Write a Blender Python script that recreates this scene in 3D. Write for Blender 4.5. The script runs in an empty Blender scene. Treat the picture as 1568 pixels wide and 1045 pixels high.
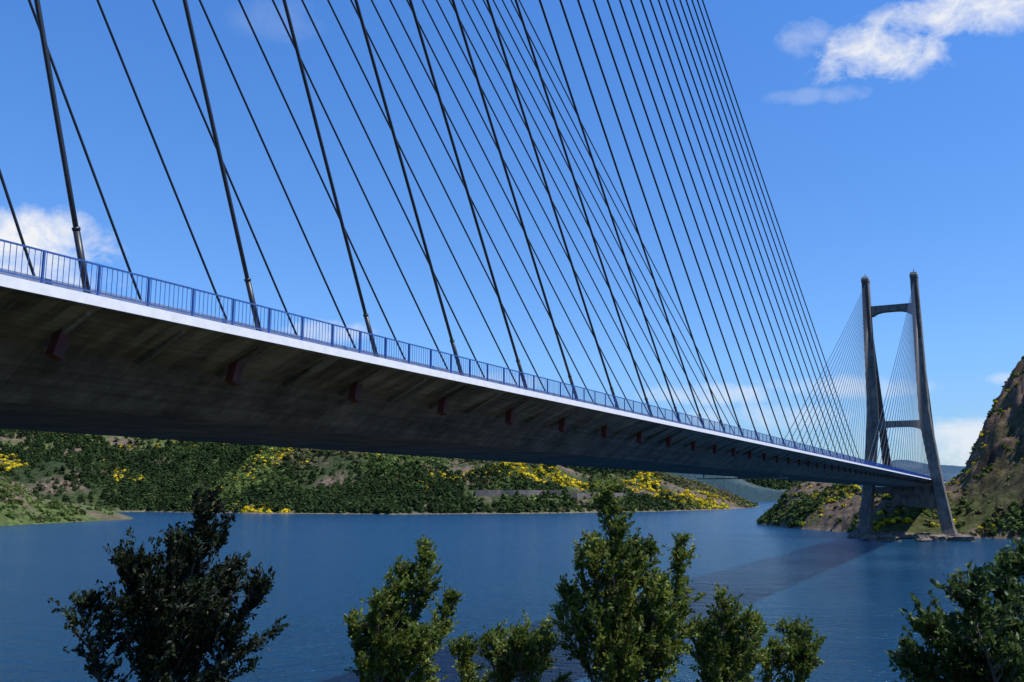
import bpy, math, numpy as np, random, bmesh
from mathutils import Vector
rad=math.radians
# ---------------- camera model ----------------
F=1433.6; HY=757.1; PITCH=math.atan((HY-522.5)/F); TH=rad(27.23); EYE=18.5
ct,st=math.cos(TH),math.sin(TH); cp,sp=math.cos(PITCH),math.sin(PITCH)
def pxdir(x,y):
    u=(x-784)/F; v=(522.5-y)/F
    return u,cp-v*sp,sp+v*cp            # right, forward, up
def pxworld(x,y,d):
    u,fw,up=pxdir(x,y)
    h=math.hypot(u,fw); k=d/h
    R=u*k; Fw=fw*k
    return Vector((R*ct-Fw*st, R*st+Fw*ct, EYE+up*k))
def px_az(x,y=765):
    u,fw,up=pxdir(x,y); return math.degrees(math.atan2(u,fw))
def px_tan(x,y):
    u,fw,up=pxdir(x,y); return up/math.hypot(u,fw)
scene=bpy.context.scene
cam=bpy.data.cameras.new("camera"); co=bpy.data.objects.new("camera",cam); scene.collection.objects.link(co)
scene.camera=co; co.location=(0,0,EYE); co.rotation_euler=(math.pi/2+PITCH,0,TH)
cam.sensor_width=36; cam.lens=36*F/1568; cam.clip_end=40000; cam.clip_start=0.1
scene.view_settings.view_transform='Standard'; scene.view_settings.look='None'; scene.view_settings.exposure=0

# ---------------- helpers ----------------
def new_mat(name):
    m=bpy.data.materials.new(name); m.use_nodes=True
    nt=m.node_tree; b=nt.nodes['Principled BSDF']; return m,nt,b
def N(nt,t,**kw):
    n=nt.nodes.new(t)
    for k,v in kw.items(): setattr(n,k,v)
    return n
def L(nt,a,b): nt.links.new(a,b)
def ramp(nt,fac,stops):
    r=nt.nodes.new('ShaderNodeValToRGB'); cr=r.color_ramp
    while len(cr.elements)<len(stops): cr.elements.new(0.5)
    for e,(p,c) in zip(cr.elements,stops):
        e.position=p; e.color=(c[0],c[1],c[2],1) if hasattr(c,'__len__') else (c,c,c,1)
    L(nt,fac,r.inputs[0]); return r.outputs[0]
def mixc(nt,fac,a,b,mode='MIX'):
    m=nt.nodes.new('ShaderNodeMix'); m.data_type='RGBA'; m.blend_type=mode
    for s,v in ((0,fac),(6,a),(7,b)):
        if isinstance(v,bpy.types.NodeSocket): L(nt,v,m.inputs[s])
        elif s==0: m.inputs[s].default_value=v
        else: m.inputs[s].default_value=(v[0],v[1],v[2],1)
    return m.outputs[2]
def objcoord(nt,scale=(1,1,1),rot=0):
    g=N(nt,'ShaderNodeNewGeometry'); mp=N(nt,'ShaderNodeMapping'); mp.inputs['Scale'].default_value=scale; mp.inputs['Rotation'].default_value=(0,0,rot)
    L(nt,g.outputs['Position'],mp.inputs['Vector']); return mp.outputs[0]
def noise(nt,vec,scale,detail=4,rough=.55):
    n=N(nt,'ShaderNodeTexNoise'); n.inputs['Scale'].default_value=scale; n.inputs['Detail'].default_value=detail; n.inputs['Roughness'].default_value=rough
    L(nt,vec,n.inputs['Vector']); return n.outputs[0]

class MB:
    def __init__(s): s.v=[]; s.f=[]
    def add(s,vs,fs):
        o=len(s.v); s.v.extend([tuple(p) for p in vs]); s.f.extend([tuple(i+o for i in f) for f in fs])
    def box(s,x0,x1,y0,y1,z0,z1):
        s.add([(x0,y0,z0),(x1,y0,z0),(x1,y1,z0),(x0,y1,z0),(x0,y0,z1),(x1,y0,z1),(x1,y1,z1),(x0,y1,z1)],
              [(0,3,2,1),(4,5,6,7),(0,1,5,4),(1,2,6,5),(2,3,7,6),(3,0,4,7)])
    def tube(s,pts,rs,n=6):
        pts=[Vector(p) for p in pts]; vs=[]; m=len(pts)
        for i,p in enumerate(pts):
            d=(pts[min(i+1,m-1)]-pts[max(i-1,0)])
            if d.length<1e-6: d=Vector((0,0,1))
            d.normalize()
            a=d.cross(Vector((0.31,0.2,0.93)) if abs(d.z)<.9 else Vector((1,0.1,0))).normalized(); b=d.cross(a)
            r=rs[i] if hasattr(rs,'__len__') else rs
            for j in range(n):
                t=2*math.pi*j/n; vs.append(p+a*(r*math.cos(t))+b*(r*math.sin(t)))
        fs=[]
        for i in range(m-1):
            for j in range(n):
                fs.append((i*n+j,i*n+(j+1)%n,(i+1)*n+(j+1)%n,(i+1)*n+j))
        fs.append(tuple(range(n-1,-1,-1))); fs.append(tuple((m-1)*n+j for j in range(n)))
        s.add(vs,fs)
    def obj(s,name,mat,parent=None,smooth=False):
        me=bpy.data.meshes.new(name); me.from_pydata(s.v,[],s.f); me.update()
        if smooth: me.polygons.foreach_set('use_smooth',[True]*len(me.polygons))
        o=bpy.data.objects.new(name,me); scene.collection.objects.link(o)
        if mat: me.materials.append(mat)
        if parent: o.parent=parent
        return o

# ---------------- world ----------------
SAZ,SEL=rad(84),rad(60)
w=bpy.data.worlds.new("World"); scene.world=w; w.use_nodes=True; nt=w.node_tree
bg=nt.nodes['Background']; bg.inputs[1].default_value=0.15
sky=N(nt,'ShaderNodeTexSky',sky_type='NISHITA',sun_disc=False,sun_elevation=SEL,sun_rotation=SAZ,altitude=1100,air_density=1.0,dust_density=0.5,ozone_density=2.0)
tc=N(nt,'ShaderNodeTexCoord'); V=tc.outputs['Generated']
sx=N(nt,'ShaderNodeSeparateXYZ'); L(nt,V,sx.inputs[0])
tint=ramp(nt,sx.outputs['Z'],[(0.0,(.46,.58,.76)),(.14,(.56,.83,1.16)),(.5,(.52,1.0,1.55))])
skyc=mixc(nt,1.0,sky.outputs[0],tint,'MULTIPLY')
def M(op,a,b=None,c=None,clamp=False):
    m=N(nt,'ShaderNodeMath',operation=op,use_clamp=clamp)
    for i,x in enumerate((a,b,c)):
        if x is None: continue
        if isinstance(x,bpy.types.NodeSocket): L(nt,x,m.inputs[i])
        else: m.inputs[i].default_value=x
    return m.outputs[0]
def VM(op,a,b):
    m=N(nt,'ShaderNodeVectorMath',operation=op)
    for i,x in enumerate((a,b)):
        if isinstance(x,bpy.types.NodeSocket): L(nt,x,m.inputs[i])
        else: m.inputs[i].default_value=x
    return m
mpc=N(nt,'ShaderNodeMapping'); mpc.inputs['Scale'].default_value=(1,1,1.35); L(nt,V,mpc.inputs['Vector'])
nz=N(nt,'ShaderNodeTexNoise'); nz.inputs['Scale'].default_value=20; nz.inputs['Detail'].default_value=8; nz.inputs['Roughness'].default_value=.66; nz.inputs['Distortion'].default_value=.25
L(nt,mpc.outputs[0],nz.inputs['Vector'])
nfac=nz.outputs[0]
clouds=[(1345,84,112,54,1.0),(1500,12,190,46,1.0),(1300,142,50,18,.3),(60,375,125,62,1.0),(15,420,170,55,.7),(1490,680,140,45,.75),(1090,605,110,20,.6),
        (1300,592,150,20,.45),(1180,640,150,24,.4),(500,508,75,22,.5),(760,585,80,20,.3),(1225,148,60,14,.18),(430,30,80,40,.08),(1560,580,60,12,.45),(1228,55,50,40,.35)]
tot=None
def wd(x,y):
    u,fw,up=pxdir(x,y); v=Vector((u*ct-fw*st,u*st+fw*ct,up)); return v.normalized()
for (x,y,wx,wy,a) in clouds:
    c=wd(x,y); ex=(wd(x+wx,y)-wd(x-wx,y))/2; ey=(wd(x,y-wy)-wd(x,y+wy))/2
    D=VM('SUBTRACT',V,tuple(c)).outputs[0]
    a1=VM('DOT_PRODUCT',D,tuple(ex/ex.length_squared)).outputs['Value']
    a2=VM('DOT_PRODUCT',D,tuple(ey/ey.length_squared)).outputs['Value']
    r2=M('ADD',M('MULTIPLY',a1,a1),M('MULTIPLY',a2,a2))
    mask=M('SUBTRACT',1.0,r2)
    d=M('MULTIPLY_ADD',M('SUBTRACT',nfac,0.5),3.0,M('MULTIPLY',mask,.78))
    d=M('MULTIPLY',M('MULTIPLY',d,1.0,None,True),a)
    d=M('MULTIPLY',d,M('MULTIPLY',M('ADD',mask,.6,None,True),1.0,None,True))
    tot=d if tot is None else M('MAXIMUM',tot,d)
mx=N(nt,'ShaderNodeMix'); mx.data_type='RGBA'
L(nt,tot,mx.inputs[0]); L(nt,skyc,mx.inputs[6]); mx.inputs[7].default_value=(5.9,6.0,6.2,1)
L(nt,mx.outputs[2],bg.inputs[0])
sun=bpy.data.lights.new("sun",'SUN'); sun.energy=5.0; sun.angle=rad(.53); sun.color=(1,.96,.9)
so=bpy.data.objects.new("sun",sun); scene.collection.objects.link(so)
sd=Vector((math.sin(SAZ)*math.cos(SEL),math.cos(SAZ)*math.cos(SEL),math.sin(SEL)))
so.rotation_euler=sd.to_track_quat('Z','Y').to_euler(); so.location=(0,0,300)

# ---------------- numpy noise ----------------
rs=np.random.RandomState(7); G=rs.rand(512,512)
def vn(x,y):
    xi=np.floor(x).astype(int); yi=np.floor(y).astype(int); fx=x-xi; fy=y-yi
    fx=fx*fx*(3-2*fx); fy=fy*fy*(3-2*fy)
    a=G[xi%512,yi%512]; b=G[(xi+1)%512,yi%512]; c=G[xi%512,(yi+1)%512]; d=G[(xi+1)%512,(yi+1)%512]
    return (a*(1-fx)+b*fx)*(1-fy)+(c*(1-fx)+d*fx)*fy
def fbm(x,y,s,o=5,ridge=False):
    t=0;A=1;n=0
    for i in range(o):
        v=vn(x/s+i*17.3,y/s+i*9.1)*2-1
        if ridge: v=1-2*np.abs(v)
        t=t+A*v; n+=A; A*=.5; s/=2.03
    return t/n
# ---------------- terrain ----------------
def prof(pts,az,f):
    return np.interp(az,[px_az(p[0]) for p in pts],[f(p) for p in pts])
def layer(az,r,shore,width,crest,q=.9,back=1.0,lo=None,hi=None):
    rf=prof(shore,az,lambda p:EYE/max(-px_tan(p[0],p[1]),.004))
    rf=rf*(1+.012*fbm(az*6,az*0+3.3,10,4)+.004*fbm(az*60,az*0+8.3,10,3))
    wd=prof(width,az,lambda p:p[1]); rc=rf+wd
    tn=prof(crest,az,lambda p:px_tan(p[0],p[1])); hc=EYE+tn*rc
    t=(r-rf)/wd
    tt=np.clip(t,0,1)
    up=hc*np.power(tt,q)
    dn=np.where(t>1,(t-1)*back*np.maximum(hc,5),0)
    h=np.where(t<0,np.maximum(t*wd*.12,-6),up-dn)
    if lo is not None: h=np.where(az<px_az(lo),-6,h)
    if hi is not None: h=np.where(az>px_az(hi),-6,h)
    return np.maximum(h,-6),t
def height(az,r):
    x=r*(np.sin(np.radians(az))*ct-np.cos(np.radians(az))*st); y=r*(np.sin(np.radians(az))*st+np.cos(np.radians(az))*ct)
    hA,tA=layer(az,r,[(-900,850),(-200,815),(0,806),(100,801),(212,795)],[(-400,160),(0,130),(150,70),(215,30)],
              [(-400,700),(-60,722),(0,730),(35,742),(55,762),(150,776),(200,791),(215,797)],q=.8,back=.5,hi=215)
    hB,tB=layer(az,r,[(-900,800),(0,787),(215,784),(400,787),(600,788),(800,787),(1000,784),(1100,781),(1150,778),(1165,776)],
              [(-400,900),(0,900),(400,800),(800,650),(1000,450),(1100,260),(1165,60)],
              [(-800,560),(0,612),(300,635),(520,650),(700,672),(850,690),(950,706),(1010,721),(1060,738),(1085,747),(1110,755),(1140,767),(1165,777)],q=1.0,back=.35,hi=1166)
    hC,tC=layer(az,r,[(900,771.5),(1165,769),(1300,768.5)],[(900,1300),(1300,1300)],
              [(950,706),(1030,708),(1060,711),(1085,720),(1110,714),(1150,720),(1190,736),(1205,730),(1235,734),(1260,738),(1300,748),(1340,760)],q=.9,back=.3,lo=940,hi=1340)
    hD,tD=layer(az,r,[(1200,764),(1600,764)],[(1200,1500),(1600,1500)],
              [(1230,760),(1300,735),(1345,712),(1375,703),(1395,705),(1430,713),(1475,716),(1520,720),(1600,700),(2400,650)],q=.9,back=.3,lo=1225)
    hE,tE=layer(az,r,[(1157,803),(1200,808),(1250,812),(1300,816),(1345,822),(1400,823),(1480,824),(1568,826),(1700,832),(2400,850)],
              [(1157,12),(1180,30),(1210,60),(1260,80),(1330,70),(1400,80),(1460,150),(1568,200),(2400,300)],
              [(1157,804),(1170,796),(1185,783),(1200,765),(1212,750),(1225,744),(1260,741),(1300,747),(1340,765),(1400,762),(1445,752),(1462,742),(1478,733),(1490,712),(1510,677),(1530,645),(1550,613),(1568,586),(1640,510),(1800,440),(2400,420)],q=.7,back=.4,lo=1156)
    nb=fbm(x,y,260,6); rb=fbm(x+900,y,160,6,True)
    f01=lambda t:np.clip(t*3,0,1)
    hA=hA+np.where(hA>0,f01(tA)*nb*3,0)
    hB=hB+np.where(tB>0,f01(tB)*(rb*26+nb*32)*np.clip(1.25-tB,0.2,1),0)*np.clip((px_az(1165)-az)/8,0,1)
    rC=fbm(x+100,y,700,6,True)
    hC=hC+np.where(tC>0,f01(tC)*rC*90*np.clip(1.25-tC,.12,1),0)
    hD=hD+np.where(tD>0,f01(tD)*rC*60,0)*.5
    rs2=fbm(x+300,y+77,38,5,True); rs3=fbm(x+30,y+7,12,4,True)
    wE=np.clip((az-px_az(1440))/3,0,1); amp=wE*11+2
    hE=hE+np.where(tE>0,f01(tE)*(rs2*amp+rs3*(1.5+3.5*wE)),0)
    a=np.abs(az)
    slope=np.interp(a,[0,75,120,180],[.235,.235,-.15,-.2])
    hF=EYE-1.7-slope*np.maximum(r-1.5,0)
    hF=np.clip(hF,-6,70+.02*r)+np.clip(r/30,0,1)*fbm(x,y,14,4)*.8
    H=np.stack([hA,hB,hC,hD,hE,hF]); k=H.argmax(0); h=H.max(0)
    T=np.stack([tA,tB,tC,tD,tE,tA*0]); 
    return x,y,np.maximum(h,-6),k,np.take_along_axis(T,k[None],0)[0]
azs=np.concatenate([np.arange(-180,-38,4),np.arange(-38,38,.12),np.arange(38,180,4)])
rr=np.concatenate([[0.01,1,2],np.geomspace(3,300,90),np.geomspace(303,900,190),np.geomspace(910,11000,170)])
AZ,RR=np.meshgrid(azs,rr,indexing='ij')
X,Y,Z,K,T=height(AZ,RR)
na,nr=AZ.shape
verts=np.stack([X,Y,Z],-1).reshape(-1,3)
i=np.arange(na)[:,None]; j=np.arange(nr-1)[None,:]
i2=(i+1)%na
faces=np.stack([i*nr+j,i*nr+j+1,i2*nr+j+1,i2*nr+j],-1).reshape(-1,4)
def np_mesh(name,verts,faces,mat,cols=None,smooth=False,parent=None):
    me=bpy.data.meshes.new(name); nv=len(verts); nf=len(faces); k=faces.shape[1]
    me.vertices.add(nv); me.vertices.foreach_set('co',verts.astype(np.float32).ravel())
    me.loops.add(nf*k); me.loops.foreach_set('vertex_index',faces.astype(np.int32).ravel())
    me.polygons.add(nf); me.polygons.foreach_set('loop_start',np.arange(0,nf*k,k,dtype=np.int32))
    if smooth: me.polygons.foreach_set('use_smooth',np.ones(nf,bool))
    me.update(calc_edges=True)
    if cols is not None:
        at=me.color_attributes.new('Col','FLOAT_COLOR','POINT'); c4=np.ones((nv,4),np.float32); c4[:,:3]=cols; at.data.foreach_set('color',c4.ravel())
    if mat: me.materials.append(mat)
    o=bpy.data.objects.new(name,me); scene.collection.objects.link(o)
    if parent: o.parent=parent
    return o
gx=np.gradient(Z,axis=1)/np.maximum(np.gradient(RR,axis=1),.01)
steep=np.clip(np.abs(gx),0,3)
n1=fbm(X,Y,120,5); n2=fbm(X+500,Y+40,40,5); n3=fbm(X-300,Y+900,300,4); n4=fbm(X-30,Y+90,16,4)
def lerp(a,b,t): return a*(1-t[...,None])+b*t[...,None]
C=np.array
def B3(c): return np.broadcast_to(C(c),X.shape+(3,))
green=C([.06,.085,.027]); grass=C([.13,.15,.052]); rock=C([.19,.14,.10]); earth=C([.21,.16,.10])
def rockzone(az,t):   # bare rocky spurs on the main hill
    z=0
    for px_,wd_,hi_ in ((712,28,.6),(742,14,.3),(885,26,.5),(640,10,.2),(310,14,.25),(905,9,.3)):
        z=np.maximum(z,np.exp(-((az-px_az(px_)+(t-.2)*3)/(wd_/F*57))**2)*np.clip((hi_-t)*6,0,1))
    return z
RZ=rockzone(AZ,T)*(K==1)*np.clip(.8+n4*2,0,1)
col=lerp(B3([.04,.06,.022]),green,np.clip(n1*2.5+.5,0,1))
col=lerp(col,grass,np.clip((n3-.05)*5,0,1)*.8)
col=lerp(col,rock,np.clip((n2+steep*.3-.25)*5+RZ*1.6,0,1))
colA=lerp(B3([.13,.17,.05]),earth,np.clip(n2*3,0,1))
colE=lerp(B3([.09,.10,.035]),C([.19,.14,.10]),np.clip((n2+steep*.6-.05)*4,0,1))
rockh=lerp(B3([.06,.042,.032]),C([.20,.135,.09]),np.clip(n2*1.8+n4*2.0+.42,0,1))
rockh=lerp(rockh,C([.07,.08,.03]),np.clip((n1+n4-.2)*5,0,1)*.7)
colE=lerp(colE,rockh,np.clip((AZ-px_az(1450))/2,0,1)*np.clip((Z-12)/10,0,1))
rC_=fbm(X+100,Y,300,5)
colC=lerp(B3([.032,.062,.070]),C([.12,.155,.14]),np.clip(rC_*4+.4,0,1))  # blue-green cast is air haze painted into the far ridge colour
colD=lerp(B3([.045,.085,.125]),C([.07,.115,.15]),np.clip(rC_*2+.5,0,1))  # bluer still: distance haze baked into this ridge's base colour
colF=lerp(B3([.05,.07,.02]),earth,np.clip(n2*2,0,1))
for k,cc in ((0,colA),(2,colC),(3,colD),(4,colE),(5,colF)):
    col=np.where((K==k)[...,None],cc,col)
shore=np.clip(1-(Z-.3)/2.0,0,1)*(K!=5)*(K!=0)
col=lerp(col,C([.28,.225,.16]),shore*.8*(RR<1500))
tm,nt,b=new_mat("hillside_ground")
at=N(nt,'ShaderNodeVertexColor',layer_name='Col')
v=objcoord(nt); nA=noise(nt,v,.16,8,.72)
c=mixc(nt,1.0,at.outputs[0],ramp(nt,nA,[(.3,.3),(.5,1.0),(.72,1.85)]),'MULTIPLY')
L(nt,c,b.inputs['Base Color']); b.inputs['Roughness'].default_value=.95; b.inputs['Specular IOR Level'].default_value=.1
bp=N(nt,'ShaderNodeBump'); bp.inputs['Strength'].default_value=1; bp.inputs['Distance'].default_value=6; L(nt,nA,bp.inputs['Height']); L(nt,bp.outputs[0],b.inputs['Normal'])
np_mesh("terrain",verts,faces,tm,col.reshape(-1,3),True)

# ---------------- water ----------------
wm,nt,b=new_mat("lake_water")
b.inputs['Roughness'].default_value=.16; b.inputs['IOR'].default_value=1.33; b.inputs['Specular Tint'].default_value=(.50,.82,1,1)
v2=objcoord(nt,(.75,1.7,1),rad(-18)); v3=objcoord(nt,(1.0,1.5,1),rad(22))
a1=noise(nt,v2,.16,3,.6); a2=noise(nt,v3,.55,4,.62); a3=noise(nt,objcoord(nt,(.5,1.6,1),rad(-15)),.010,5)
m1=N(nt,'ShaderNodeMath',operation='MULTIPLY'); L(nt,a1,m1.inputs[0]); m1.inputs[1].default_value=1.5
m2=N(nt,'ShaderNodeMath',operation='MULTIPLY_ADD'); L(nt,a2,m2.inputs[0]); m2.inputs[1].default_value=1.0; L(nt,m1.outputs[0],m2.inputs[2])
st_=ramp(nt,a3,[(.38,.55),(.60,1.0)])
bp=N(nt,'ShaderNodeBump'); L(nt,st_,bp.inputs['Strength']); bp.inputs['Distance'].default_value=1.7; L(nt,m2.outputs[0],bp.inputs['Height']); L(nt,bp.outputs[0],b.inputs['Normal'])
# broad noise patches vary the body colour slightly
c=ramp(nt,a3,[(.36,(.003,.036,.085)),(.64,(.005,.055,.125))]); L(nt,c,b.inputs['Base Color'])
mb=MB(); mb.add([(-11000,-11000,0),(11000,-11000,0),(11000,11000,0),(-11000,11000,0)],[(0,1,2,3)]); mb.obj("water",wm)

# ---------------- materials ----------------
def concrete(name,base,dark,scale=.5,joint=None,streak=.6):
    m,nt,b=new_mat(name); v=objcoord(nt); vs=objcoord(nt,(1,1,.2))
    n_=noise(nt,v,scale,8,.68); n2=noise(nt,vs,scale*5,5)
    c=mixc(nt,ramp(nt,n_,[(.36,0),(.64,1)]),dark,base)
    c=mixc(nt,streak,c,ramp(nt,n2,[(.3,.45),(.7,1.35)]),'MULTIPLY')
    if joint:
        s=N(nt,'ShaderNodeSeparateXYZ'); g=N(nt,'ShaderNodeNewGeometry'); L(nt,g.outputs['Position'],s.inputs[0])
        mm=N(nt,'ShaderNodeMath',operation='PINGPONG'); L(nt,s.outputs['Y'],mm.inputs[0]); mm.inputs[1].default_value=joint
        c=mixc(nt,ramp(nt,mm.outputs[0],[(0,.8),(.03,0)]),c,(.04,.036,.032))
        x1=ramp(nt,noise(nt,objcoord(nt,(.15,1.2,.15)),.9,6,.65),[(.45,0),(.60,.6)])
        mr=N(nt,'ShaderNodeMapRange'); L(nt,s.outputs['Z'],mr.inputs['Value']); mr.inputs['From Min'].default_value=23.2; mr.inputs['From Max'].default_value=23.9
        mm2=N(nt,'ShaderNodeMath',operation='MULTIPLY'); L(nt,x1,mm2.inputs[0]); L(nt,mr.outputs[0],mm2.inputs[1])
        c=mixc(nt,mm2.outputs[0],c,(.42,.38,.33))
        bl=noise(nt,objcoord(nt,(4.0,.04,4.0)),1.0,2); c=mixc(nt,.55,c,ramp(nt,bl,[(.35,.6),(.65,1.3)]),'MULTIPLY')
    L(nt,c,b.inputs['Base Color']); b.inputs['Roughness'].default_value=.9
    bp=N(nt,'ShaderNodeBump'); bp.inputs['Strength'].default_value=.4; bp.inputs['Distance'].default_value=.05; L(nt,n2,bp.inputs['Height']); L(nt,bp.outputs[0],b.inputs['Normal'])
    return m
def plain(name,colr,rough=.5,metal=0,var=(.75,1.15)):
    m,nt,b=new_mat(name); v=objcoord(nt); n_=noise(nt,v,2.5,5)
    c=mixc(nt,1,colr,ramp(nt,n_,[(.3,var[0]),(.7,var[1])]),'MULTIPLY'); L(nt,c,b.inputs['Base Color'])
    b.inputs['Roughness'].default_value=rough; b.inputs['Metallic'].default_value=metal; return m
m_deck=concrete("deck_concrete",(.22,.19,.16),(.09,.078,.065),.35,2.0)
m_tower=concrete("tower_concrete",(.22,.195,.17),(.11,.095,.082),.3,None,.8)
m_white=plain("white_fascia",(.84,.84,.84),.6,0,(.9,1.05))
m_blue=plain("blue_railing_paint",(.04,.12,.40),.4)
m_cable=plain("cable_sheath",(.022,.025,.032),.4)
m_rust=plain("rusty_anchor",(.15,.04,.026),.8)
m_asph=plain("asphalt",(.05,.05,.052),.9)
m_line=plain("road_paint",(.75,.75,.72),.7)
m_galv=plain("galvanised_steel",(.4,.42,.44),.4,.6)

# ---------------- bridge ----------------
bridge=bpy.data.objects.new("cable_stayed_bridge",None); scene.collection.objects.link(bridge)
XE=-25.21; XC=XE-11.25; ZD=EYE+6.14; Y0=20.06; S=8.0; YN=-2.0; YF=435.1; YA=-103.94; YB=YF+112
sec=[(11.25,ZD),(11.25,ZD-.26),(11.0,ZD-.30),(8.6,ZD-1.3),(6.35,ZD-3.0),(-6.35,ZD-3.0),(-8.6,ZD-1.3),(-11.0,ZD-.30),(-11.25,ZD-.26),(-11.25,ZD)]
mb=MB(); ys=list(np.arange(YA,YB+1,8)); n=len(sec); vs=[(XC+a,y,z) for y in ys for a,z in sec]
fs=[]
for q in range(len(ys)-1):
    for j in range(n): fs.append((q*n+j,q*n+(j+1)%n,(q+1)*n+(j+1)%n,(q+1)*n+j))
fs+= [tuple(range(n)),tuple((len(ys)-1)*n+j for j in range(n-1,-1,-1))]
mb.add(vs,fs); mb.obj("box_girder_deck",m_deck,bridge)
mb=MB()
for s in (1,-1):
    x=XC+s*11.25
    mb.box(min(x+s*.003,x+s*.06),max(x+s*.003,x+s*.06),YA,YB,ZD-.22,ZD+.12)
    mb.box(min(x,x-s*.5),max(x,x-s*.5),YA,YB,ZD+.003,ZD+.11)
mb.obj("white_edge_fascia",m_white,bridge)
mb=MB()
for s in (1,-1):
    for y in np.arange(YA+4,YB-4,4.0):
        a=[(XC+s*10.9,y-.11,ZD-.30),(XC+s*10.8,y-.11,ZD-.45),(XC+s*8.75,y-.11,ZD-1.48),(XC+s*8.5,y-.11,ZD-1.25)]
        b_=[(p[0],p[1]+.22,p[2]) for p in a]
        mb.add(a+b_,[(0,1,2,3),(7,6,5,4),(0,4,5,1),(1,5,6,2),(2,6,7,3),(3,7,4,0)])
mb.obj("cantilever_ribs",m_deck,bridge)
mb=MB(); mb.box(XC-9.9,XC+9.9,YA,YB,ZD+.004,ZD+.06); mb.obj("asphalt_roadway",m_asph,bridge)
mb=MB()
for xo in (-9.3,-1.2,1.2,9.3): mb.box(XC+xo-.08,XC+xo+.08,YA,YB,ZD+.064,ZD+.066)
for y in np.arange(YA,YB,12):
    for xo in (-5.2,5.2): mb.box(XC+xo-.06,XC+xo+.06,y,y+4,ZD+.064,ZD+.066)
mb.obj("lane_markings",m_line,bridge)
mb=MB(); mb.box(XC-.3,XC+.3,YA,YB,ZD+.06,ZD+.3); mb.box(XC-.12,XC+.12,YA,YB,ZD+.3,ZD+.85); mb.obj("median_barrier",m_tower,bridge)
mb=MB()
for s in (1,-1):
    x=XC+s*9.7
    mb.box(x-.04,x+.04,YA,YB,ZD+.45,ZD+.7)
    for y in np.arange(YA,YB,4): mb.box(x-.05,x+.05,y,y+.1,ZD+.06,ZD+.68)
mb.obj("crash_barrier",m_galv,bridge)
mb=MB()
for s in (1,-1):
    x=XC+s*11.2
    mb.box(x-.03,x+.03,YA,YB,ZD+1.12,ZD+1.17); mb.box(x-.02,x+.02,YA,YB,ZD+.22,ZD+.26); mb.box(x-.04,x+.04,YA,YB,ZD+.125,ZD+.15)
    for y in np.arange(YA,YB,2.0): mb.box(x-.035,x+.035,y-.03,y+.03,ZD+.12,ZD+1.12)
    for y in np.arange(YA,YB,.2): mb.box(x-.008,x+.008,y+.092,y+.108,ZD+.26,ZD+1.12)
mb.obj("pedestrian_railing",m_blue,bridge)
def cable(mb,a,b,r,sagf=.0102,n=18):
    a=Vector(a); b=Vector(b); d=(b-a); hl=math.hypot(d.x,d.y); pts=[]
    for i in range(n+1):
        t=i/n; p=a+d*t; p.z-=4*sagf*hl*hl/220*t*(1-t); pts.append(p)
    mb.tube(pts,r,8)
mc=MB(); msl=MB(); man=MB()
NC=27; XCAB=10.75
ATT={YN:(71.1,96.7),YF:(62.0,86.0)}
for s in (1,-1):
    for tw,sg in ((YN,1),(YF,-1)):
        ZT0,ZT1=ATT[tw]
        for k in range(-2,25):
            y=(Y0+S*k) if sg>0 else (YF-(Y0-YN)-S*k)
            f=(k+2)/26
            za=ZD+ZT0+(ZT1-ZT0)*f
            a=(XC+s*XCAB,y,ZD+.1); b_=(XC+s*10.0,tw+sg*1.3,za)
            cable(mc,a,b_,.084)
            d=(Vector(b_)-Vector(a)).normalized(); A=Vector(a)
            msl.tube([A-d*.3,A+d*2.2],.11,8); msl.tube([A+d*2.2,A+d*2.3],.13,8)
            bx=XC+s*9.55; bz=ZD-1.15
            man.add([(bx-.2,y-.36,bz-.55),(bx+.2,y-.36,bz-.55),(bx+.2,y+.02,bz-.7),(bx-.2,y+.02,bz-.7),
                     (bx-.2,y-.1,bz+.35),(bx+.2,y-.1,bz+.35),(bx+.2,y+.3,bz+.35),(bx-.2,y+.3,bz+.35)],
                    [(0,3,2,1),(4,5,6,7),(0,1,5,4),(1,2,6,5),(2,3,7,6),(3,0,4,7)])
        for k in range(NC):
            f=k/(NC-1); yb=tw-sg*(34+f*42)
            cable(mc,(XC+s*XCAB,yb,ZD+.1),(XC+s*10.0,tw-sg*1.3,ZD+ZT0+(ZT1-ZT0)*f),.10,.006,8)
mc.obj("stay_cables",m_cable,bridge,True); msl.obj("cable_sleeves",m_cable,bridge,True); man.obj("cable_anchor_blocks",m_rust,bridge)
def loft(mb,secs,ch=.35):
    vs=[]
    for cx,cy,z,wx,wy in secs:
        a,b=wx/2,wy/2
        vs+=[(cx-a+ch,cy-b,z),(cx+a-ch,cy-b,z),(cx+a,cy-b+ch,z),(cx+a,cy+b-ch,z),(cx+a-ch,cy+b,z),(cx-a+ch,cy+b,z),(cx-a,cy+b-ch,z),(cx-a,cy-b+ch,z)]
    fs=[]
    for i in range(len(secs)-1):
        for j in range(8): fs.append((i*8+j,i*8+(j+1)%8,(i+1)*8+(j+1)%8,(i+1)*8+j))
    fs+= [tuple(range(7,-1,-1)),tuple((len(secs)-1)*8+j for j in range(8))]
    mb.add(vs,fs)
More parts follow.
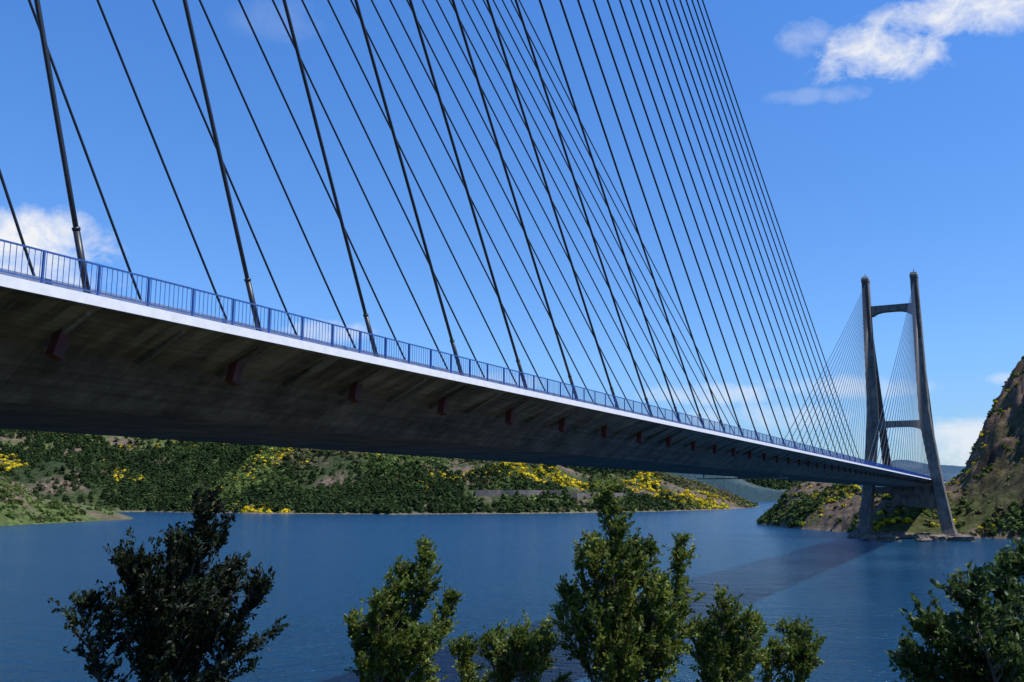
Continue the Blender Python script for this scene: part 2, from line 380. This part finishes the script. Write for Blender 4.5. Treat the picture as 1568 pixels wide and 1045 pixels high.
for ty in (YN,YF):
    mb=MB(); dk=MB(); TOP=ZD+(89.4 if ty==YF else 100)
    Z0,Z1=ATT[ty]
    for s in (1,-1):
        loft(mb,[(XC+s*17.0,ty,-6,8,12),(XC+s*17.0,ty,2.2,7.6,11.6)])
        loft(mb,[(XC+s*16.7,ty,2.2,5.4,9.5),(XC+s*16.1,ty,5,5.0,8.6),(XC+s*13.4,ty,ZD,4.3,7.4),(XC+s*10.7,ty,ZD+23,4.6,6.6),(XC+s*10.3,ty,ZD+30,4.2,6.4),(XC+s*10.1,ty,ZD+60,3.6,5.4),(XC+s*9.98,ty,TOP-2.6,3.0,4.8),(XC+s*9.98,ty,TOP-2.4,3.3,5.1),(XC+s*9.98,ty,TOP-1.2,3.3,5.1),(XC+s*9.98,ty,TOP,2.4,4.2)])
        for z in np.arange(ZD+Z0-2,ZD+Z1+1.5,1.15):
            for sy in (1,-1):
                y0=ty+sy*(2.36+(TOP-z)*.0105)
                dk.box(XC+s*10-.8,XC+s*10+.8,min(y0,y0+sy*.35),max(y0,y0+sy*.35),z,z+.7)
        dk.box(XC+s*9.98-.12,XC+s*9.98+.12,ty-.12,ty+.12,TOP,TOP+1.6)
    def beam(z0,z1,hx,wy,arch):
        P=[(-hx,z1),(-hx,z0-arch)]
        for i in range(9):
            t=i/8; P.append((-hx+1+ (2*hx-2)*t, z0-arch*(abs(2*t-1)**4)))
        P+=[(hx,z0-arch),(hx,z1)]
        n=len(P); vs=[(XC+a,ty-wy/2,z) for a,z in P]+[(XC+a,ty+wy/2,z) for a,z in P]
        fs=[tuple(range(n)),tuple(range(2*n-1,n-1,-1))]+[(j,j+n,(j+1)%n+n,(j+1)%n) for j in range(n)]
        mb.add(vs,fs)
    beam(ZD+73,ZD+75.8,8.6,3.6,1.6); beam(ZD+22.4,ZD+25,9.2,4,1.1)
    mb.box(XC-12.6,XC+12.6,ty-2.2,ty+2.2,ZD-6,ZD-3.02)
    mb.obj("tower_legs_and_beams",m_tower,bridge); dk.obj("tower_cable_anchorages",m_cable,bridge)
mb=MB(); mb.box(XC-10,XC+10,YF+60,YF+108,-5,ZD-3.02); mb.box(XC-10,XC+10,YA,YN-60,5,ZD-3.02); mb.obj("abutments",m_tower,bridge)
mb=MB(); gy=150
mb.box(XC-7,XC+7,gy,gy+.25,ZD-3.75,ZD-3.6); mb.box(XC-7,XC+7,gy+1.6,gy+1.85,ZD-3.75,ZD-3.6)
for q in range(-7,8): mb.box(XC+q-.05,XC+q+.05,gy,gy+1.85,ZD-3.6,ZD-3.55)
for q in (-6.2,6.2): mb.box(XC+q-.08,XC+q+.08,gy+.8,gy+1.0,ZD-3.55,ZD-3.0)
mb.obj("inspection_gantry",m_galv,bridge)

# ---------------- vegetation ----------------
def leafmat(name,c1,c2,trans=.35,inst=False):
    m=bpy.data.materials.new(name); m.use_nodes=True; nt=m.node_tree; b=nt.nodes['Principled BSDF']
    out=nt.nodes['Material Output']
    v=objcoord(nt); n_=noise(nt,v,.02 if inst else 1.1,4); at=N(nt,'ShaderNodeVertexColor',layer_name='Col')
    c=mixc(nt,ramp(nt,n_,[(.38,0),(.62,1)]),c1,c2)
    c=mixc(nt,1,c,at.outputs[0],'MULTIPLY')
    if inst:
        oi=N(nt,'ShaderNodeObjectInfo')
        c=mixc(nt,1,c,ramp(nt,oi.outputs['Random'],[(0,.45),(1,1.6)]),'MULTIPLY')
    L(nt,c,b.inputs['Base Color']); b.inputs['Roughness'].default_value=.5 if not inst else .9; b.inputs['Specular IOR Level'].default_value=.3 if not inst else .05
    if trans>0:
        tr=N(nt,'ShaderNodeBsdfTranslucent'); L(nt,c,tr.inputs[0]); ms=N(nt,'ShaderNodeMixShader'); ms.inputs[0].default_value=trans
        L(nt,b.outputs[0],ms.inputs[1]); L(nt,tr.outputs[0],ms.inputs[2]); L(nt,ms.outputs[0],out.inputs[0])
    return m
m_bark=plain("bark",(.10,.085,.07),.9)
m_leafA=leafmat("backlit_dark_leaves",(.009,.017,.007),(.025,.042,.012),.2)  # very dark green: shade of a backlit crown put into the leaf colour
m_leafB=leafmat("fresh_leaves",(.085,.13,.022),(.24,.30,.06),.45)
m_leafC=leafmat("bush_leaves",(.03,.07,.018),(.12,.18,.05),.35)
def leaves_mesh(name,cen,axis,size,mat,rng,parent):
    n=len(cen)
    a=axis+rng.normal(0,.5,(n,3)); a/=np.linalg.norm(a,axis=1)[:,None]
    q=rng.normal(0,1,(n,3)); b=np.cross(a,q); b/=np.linalg.norm(b,axis=1)[:,None]
    nn=np.cross(a,b)
    sz=size*rng.uniform(.6,1.3,(n,1)); a=a*sz; b=b*sz*.5; nn=nn*sz*.2
    v=np.stack([cen-a,cen+b+nn,cen+a,cen-b+nn],1).reshape(-1,3)
    f=np.arange(4*n).reshape(n,4)
    br=np.repeat(rng.uniform(.5,1.3,(n,1)),4,0); tint=np.repeat(rng.uniform(.85,1.2,(n,1)),4,0)
    return np_mesh(name,v,f,mat,np.concatenate([br*tint,br,br*.9],1),False,parent)
def make_tree(name,stems,d,mat,seed,leaf=.05,base_px=None,dens=1.0,elev=(.65,1.25),drift=.07):
    rng=np.random.RandomState(seed); mb=MB(); C_=[];A_=[]
    e=bpy.data.objects.new(name,None); scene.collection.objects.link(e)
    bpt=pxworld(base_px,765,d)
    _,_,gz,_,_=height(np.array([px_az(base_px)]),np.array([float(d)]))
    base=Vector((bpt.x,bpt.y,float(gz[0])-.2))
    wind=Vector((ct,st,0))*drift
    for si,(ax,ay,hw,vis) in enumerate(stems):
        tip=pxworld(ax,ay,d+rng.uniform(-.9,.9)); mpp=d/F*1.05
        hwm=hw*mpp; clen=vis*mpp
        Ltot=(tip-base).length; bend=Vector(rng.normal(0,.15,3)); npt=16; pts=[]
        for i in range(npt+1):
            t=i/npt; lat=(tip-base)
            p=base+Vector((lat.x*t**1.4,lat.y*t**1.4,lat.z*t))+bend*math.sin(t*math.pi)+Vector((math.sin(t*9+si),math.cos(t*8+si),0))*.06*t*(1-t)*4
            pts.append(p)
        r0=.045+Ltot*.008 if si==0 else .05
        mb.tube(pts,[r0*(1-.93*i/npt) for i in range(npt+1)],7)
        nb=int(clen*9.5*dens)+8
        for bi in range(nb):
            sfr=((bi+rng.rand())/nb)**1.15; sdist=clen*sfr
            t=max(.05,1-sdist/Ltot); idx=min(int(t*npt),npt-1); p0=pts[idx].lerp(pts[idx+1],t*npt-idx)
            ln=hwm*(.20+.95*sfr**.8)*rng.choice([.35,.6,.85,1.05,1.3])*rng.uniform(.85,1.1)
            phi=rng.rand()*6.283; el=rng.uniform(*elev)
            dr=Vector((math.cos(phi)*math.cos(el),math.sin(phi)*math.cos(el),math.sin(el)))
            # side shoots never overtop the leader
            ln=min(ln/max(math.cos(el),.5), max(sdist*1.05,.12)/max(math.sin(el),.3)+.12)
            bp_=[p0]; cur=dr.copy(); m=6
            for q in range(m):
                cur=(cur+Vector((rng.normal(0,.13),rng.normal(0,.13),.03))+wind).normalized(); bp_.append(bp_[-1]+cur*(ln/m))
            mb.tube(bp_,[.020*(1-.85*q/m)*(.5+ln*.35) for q in range(m+1)],4)
            nt_=int(ln*8.5*dens)+4
            for tw in range(nt_):
                u=rng.uniform(.12,1.0)**.85; ii=min(int(u*m),m-1); q0=bp_[ii].lerp(bp_[ii+1],u*m-ii)
                dd=(cur*.9+Vector(rng.normal(0,.42,3))+Vector((0,0,.15))+wind).normalized(); tl=rng.uniform(.12,.36)*(1.15-.4*u)
                q1=q0+dd*tl
                mb.tube([q0,q1],[.006,.003],3)
                nl=rng.randint(9,16)
                uu=rng.uniform(.1,1.1,nl)[:,None]
                C_.append(np.array(q0)+np.array(dd)*tl*uu+rng.normal(0,.012+leaf*.3,(nl,3))); A_.append(np.repeat(np.array(dd)[None],nl,0))
    mb.obj("trunk_and_branches",m_bark,e)
    C_=np.concatenate(C_);A_=np.concatenate(A_)
    leaves_mesh("leaves",C_,A_,leaf,mat,rng,e)
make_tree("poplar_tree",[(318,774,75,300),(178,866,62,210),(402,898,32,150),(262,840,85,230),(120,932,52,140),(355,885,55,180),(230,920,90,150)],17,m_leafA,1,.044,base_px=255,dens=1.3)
make_tree("poplar_tree",[(928,752,66,320),(1042,838,36,220),(860,912,44,150),(985,845,50,220),(900,840,62,200),(950,930,85,140),(1010,895,50,160)],20,m_leafB,2,.048,base_px=945,dens=1.3)
make_tree("poplar_tree",[(648,848,38,220),(688,916,30,140),(610,880,42,180),(540,958,42,100),(580,925,46,130),(640,975,60,85)],20,m_leafB,3,.048,base_px=605,dens=1.3)
make_tree("willow_shrub",[(742,982,42,95),(790,995,48,85),(832,986,42,85),(700,996,42,75),(770,1010,60,60)],21,m_leafB,4,.045,base_px=775,dens=1.35)
make_tree("willow_shrub",[(1102,926,38,145),(1145,956,40,105),(1060,966,42,95),(1090,995,60,80)],21,m_leafB,5,.045,base_px=1110,dens=1.35)
make_tree("willow_shrub",[(1210,970,30,95),(1180,998,35,60),(1232,1002,22,55)],22,m_leafB,6,.045,base_px=1195,dens=1.25)
make_tree("leafy_bush",[(1535,876,60,195),(1425,962,45,105),(1485,912,50,155),(1590,850,75,220),(1385,998,25,60),(1450,988,50,80),(1510,955,60,115)],13,m_leafC,8,.047,base_px=1510,dens=1.3,elev=(.3,1.05),drift=0)

def bush_variants(key,mat,tall=1.0,nv=4):
    col=bpy.data.collections.new(key)
    for q in range(nv):
        rng=np.random.RandomState(100+q+len(key)); n=60
        ph=rng.rand(n)*6.283; zz=rng.uniform(-.2,1,n); rr_=np.sqrt(np.clip(1-zz*zz,0,1))*rng.uniform(.65,1.05,n)
        lump=1+.25*np.sin(ph*3+q)+.15*np.sin(zz*7+ph)
        cen=np.stack([np.cos(ph)*rr_*lump,np.sin(ph)*rr_*lump,(zz+.15)*tall*rng.uniform(.8,1.1,n)],1)
        a=np.cross(cen,rng.normal(0,1,(n,3))); a/=np.linalg.norm(a,axis=1)[:,None]; o=cen/np.linalg.norm(cen,axis=1)[:,None]
        o=o+rng.normal(0,.5,(n,3)); b_=np.cross(a,o); b_/=np.linalg.norm(b_,axis=1)[:,None]
        sz=rng.uniform(.22,.42,(n,1)); a*=sz; b_*=sz
        v=np.stack([cen-a-b_*.3,cen+b_-a*.2,cen+a+b_*.2,cen-b_+a*.3],1).reshape(-1,3); f=np.arange(4*n).reshape(n,4)
        br=np.repeat(rng.uniform(.55,1.35,(n,1)),4,0)
        o_=np_mesh(key+"_clump",v,f,mat,np.concatenate([br,br,br],1)); scene.collection.objects.unlink(o_); col.objects.link(o_)
    return col
def scatter(name,pts,scl,col,seed=0):
    rng=np.random.RandomState(seed); n=len(pts)
    me=bpy.data.meshes.new(name); me.vertices.add(n); me.vertices.foreach_set('co',pts.astype(np.float32).ravel())
    a=me.attributes.new('scl','FLOAT','POINT'); a.data.foreach_set('value',scl.astype(np.float32))
    a=me.attributes.new('rz','FLOAT_VECTOR','POINT'); rz=np.zeros((n,3),np.float32); rz[:,2]=rng.rand(n)*6.28; rz[:,:2]=rng.normal(0,.12,(n,2)); a.data.foreach_set('vector',rz.ravel())
    o=bpy.data.objects.new(name,me); scene.collection.objects.link(o)
    ng=bpy.data.node_groups.new(name,'GeometryNodeTree')
    ng.interface.new_socket('Geometry',in_out='INPUT',socket_type='NodeSocketGeometry'); ng.interface.new_socket('Geometry',in_out='OUTPUT',socket_type='NodeSocketGeometry')
    gi=ng.nodes.new('NodeGroupInput'); go=ng.nodes.new('NodeGroupOutput'); ip=ng.nodes.new('GeometryNodeInstanceOnPoints')
    ci=ng.nodes.new('GeometryNodeCollectionInfo'); ci.inputs['Collection'].default_value=col; ci.inputs['Separate Children'].default_value=True; ci.inputs['Reset Children'].default_value=True
    s_=ng.nodes.new('GeometryNodeInputNamedAttribute'); s_.data_type='FLOAT'; s_.inputs['Name'].default_value='scl'
    r_=ng.nodes.new('GeometryNodeInputNamedAttribute'); r_.data_type='FLOAT_VECTOR'; r_.inputs['Name'].default_value='rz'
    er=ng.nodes.new('FunctionNodeEulerToRotation')
    ng.links.new(gi.outputs[0],ip.inputs['Points']); ng.links.new(ci.outputs[0],ip.inputs['Instance']); ip.inputs['Pick Instance'].default_value=True
    ng.links.new(s_.outputs[0],ip.inputs['Scale']); ng.links.new(r_.outputs[0],er.inputs[0]); ng.links.new(er.outputs[0],ip.inputs['Rotation'])
    ng.links.new(ip.outputs[0],go.inputs[0])
    mo=o.modifiers.new('scatter','NODES'); mo.node_group=ng
m_pine=leafmat("pine_foliage",(.024,.044,.015),(.042,.068,.021),0,True)
m_shrub=leafmat("shrub_foliage",(.05,.083,.021),(.10,.135,.036),0,True)
m_olive=leafmat("olive_foliage",(.09,.092,.037),(.15,.13,.06),0,True)
m_broom=leafmat("broom_blossom",(.32,.26,.015),(.62,.46,.02),0,True)
c_pine=bush_variants("pine",m_pine,1.7); c_shrub=bush_variants("shrub",m_shrub,1.0); c_broom=bush_variants("broom",m_broom,.75); c_olive=bush_variants("olive",m_olive,.8)
rng=np.random.RandomState(5)
def sample(x0,x1,lay,n,rmin,rmax,pw=1.0):
    xs=rng.uniform(x0,x1,n); az=px_az(x0)+(px_az(x1)-px_az(x0))*(xs-x0)/(x1-x0)
    r=rmin*(rmax/rmin)**(rng.rand(n)**pw)
    x,y,z,k,t=height(az,r); ok=(k==lay)&(z>.8)&(t>0)&(t<1.1)
    return x[ok],y[ok],z[ok],t[ok],az[ok],r[ok]
P={'pine':[], 'shrub':[], 'broom':[], 'olive':[]}
def put(kind,x,y,z,s,m): P[kind].append(np.stack([x,y,z,s],1)[m])
walls=[]
for (x0,x1,yt,yb) in ((728,860,751,761),(866,985,756,763)):
    pts=[]
    for q in range(21):
        px=x0+(x1-x0)*q/20; a_=px_az(px)
        rr_=np.linspace(700,2200,600); _,_,zz,_,_=height(np.full(600,a_),rr_)
        tt=(zz-EYE)/rr_; tgt=px_tan(px,(yt+yb)/2); i_=int(np.argmax(tt>tgt)); pts.append((a_,rr_[i_],zz[i_]))
    rsm=np.convolve([p[1] for p in pts],np.ones(7)/7,'same'); rsm[:3]=rsm[3]; rsm[-3:]=rsm[-4]
    walls.append((pts,rsm,np.mean([p[2] for p in pts])))
RB=EYE/-px_tan(500,787)
x,y,z,t,az,r=sample(-60,1166,1,75000,RB*.93,RB*.93+950,1.25)
cov=fbm(x,y,110,4); br=fbm(x+777,y-99,75,4); u=rng.rand(len(x)); pn=fbm(x-50,y+222,200,4)
leftf=np.clip((px_az(330)-az)/6,0,1)-.5*np.clip((az-px_az(1000))/3,0,1)
rz_=rockzone(az,t)
clear=np.zeros(len(x),bool)
for pts,rsm,zc in walls:
    A0,A1=pts[0][0],pts[-1][0]; rw=np.interp(az,[p[0] for p in pts],rsm)
    clear|=(az>A0)&(az<A1)&(r<rw+6)&(r>rw-45)&(rng.rand(len(x))<.85)
dens=np.clip(.72+cov*2.8,0.08,1)*(1-.9*rz_)*np.where(t<.03,.8,1)*(~clear)
s=rng.uniform(1.2,4.3,len(x))
bzone=np.exp(-((az-px_az(375))/3.4)**2)*.30-.10+.04*np.clip((az-px_az(900))/4,0,1)
isb=(br+bzone+rng.normal(0,.035,len(x))>.19)&(u<.5)&(t<.55)&~clear
isp=~isb&((pn+leftf*.45+.05)>rng.normal(0,.1,len(x)))
keep=rng.rand(len(x))<dens
iso=~isp&~isb&(fbm(x+33,y+88,80,3)+.03>rng.normal(0,.12,len(x)))
put('broom',x,y,z,s*.72,isb); put('pine',x,y,z,s*.85,isp&keep); put('olive',x,y,z,s*.75,iso&keep); put('shrub',x,y,z,s*.9,~isp&~isb&~iso&keep)
RE=EYE/-px_tan(1450,823)
x,y,z,t,az,r=sample(1156,1640,4,26000,RE*.93,RE*1.75)
br=fbm(x+77,y-99,30,4); cov=fbm(x,y,25,4); u=rng.rand(len(x)); s=rng.uniform(.5,1.8,len(x)); hi=(az>px_az(1450))
near=((x-XC)**2/22**2+(y-YF)**2/30**2)<1
keep=(rng.rand(len(x))<np.clip(.45+cov*2.4,.04,1))&~(hi&(z>15+14*fbm(x,y,30,2))&(rng.rand(len(x))<.9))&~near
isb=(br>-.02)&(u<.5)
put('broom',x,y,z,s*.9,isb&keep); put('shrub',x,y,z,s,~isb&keep&(u<.8)); put('olive',x,y,z,s,~isb&keep&(u>=.8))
RA=EYE/-px_tan(0,806)
x,y,z,t,az,r=sample(-80,215,0,2600,RA*.85,RA*1.6)
s=rng.uniform(.6,2.6,len(x)); cov=fbm(x,y,40,3); u=rng.rand(len(x)); keep=(cov+rng.normal(0,.1,len(x)))>.06
put('shrub',x,y,z,s,keep&(u<.7)); put('olive',x,y,z,s*.7,keep&(u>=.7))
x,y,z,t,az,r=sample(1040,1260,2,6000,1500,3600)
put('pine',x,y,z,rng.uniform(4,9,len(x)),fbm(x,y,300,4)>0.1)
for kname,cname,oname in (('pine',c_pine,'hillside_pine_forest'),('shrub',c_shrub,'hillside_shrubs'),('olive',c_olive,'hillside_heath'),('broom',c_broom,'yellow_broom_bushes')):
    A=np.concatenate(P[kname]); scatter(oname,A[:,:3],A[:,3],cname,3)
n=2500; az=rng.uniform(-60,60,n); r=rng.uniform(6,72,n); x,y,z,k,t=height(az,r)
scatter("bank_undergrowth",np.stack([x,y,z],1)[z>.3],rng.uniform(.3,.8,n)[z>.3],c_shrub,4)
mb=MB()
for pts,rsm,zc in walls:
    vs=[]
    for (a_,_,zz),r_ in zip(pts,rsm):
        r_=r_-12
        ww=lambda r_: (r_*(math.sin(rad(a_))*ct-math.cos(rad(a_))*st), r_*(math.sin(rad(a_))*st+math.cos(rad(a_))*ct))
        p=ww(r_); p2=ww(r_+18); vs+=[(p[0],p[1],zc-8),(p[0],p[1],zc+3.0),(p2[0],p2[1],zc+3.0)]
    fs=[]
    for q in range(20): fs+=[(q*3,q*3+3,q*3+4,q*3+1),(q*3+1,q*3+4,q*3+5,q*3+2)]
    mb.add(vs,fs)
mb.obj("road_retaining_wall",concrete("wall_stone",(.22,.19,.165),(.12,.10,.085),.2))
mb=MB(); rng=np.random.RandomState(11)
for q in range(46):
    a=rng.rand()*6.28; rx=rng.uniform(9,24); cx=XC+math.cos(a)*rx*1.1; cy=YF-2+math.sin(a)*rx*.8-4; sz=rng.uniform(1.0,3.0)
    bm=bmesh.new(); bmesh.ops.create_icosphere(bm,subdivisions=2,radius=1)
    ph=rng.rand(3)*6; vs=[]
    for v in bm.verts:
        c=v.co; k=1+.28*math.sin(c.x*3+ph[0])*math.cos(c.y*4+ph[1])+.15*math.sin(c.z*6+ph[2])+rng.normal(0,.05)
        vs.append((cx+c.x*k*sz*1.3,cy+c.y*k*sz,c.z*k*sz*.8+.5))
    mb.add(vs,[tuple(v.index for v in f.verts) for f in bm.faces]); bm.free()
mb.obj("shore_boulders",concrete("boulder_rock",(.24,.19,.14),(.11,.085,.065),.5))
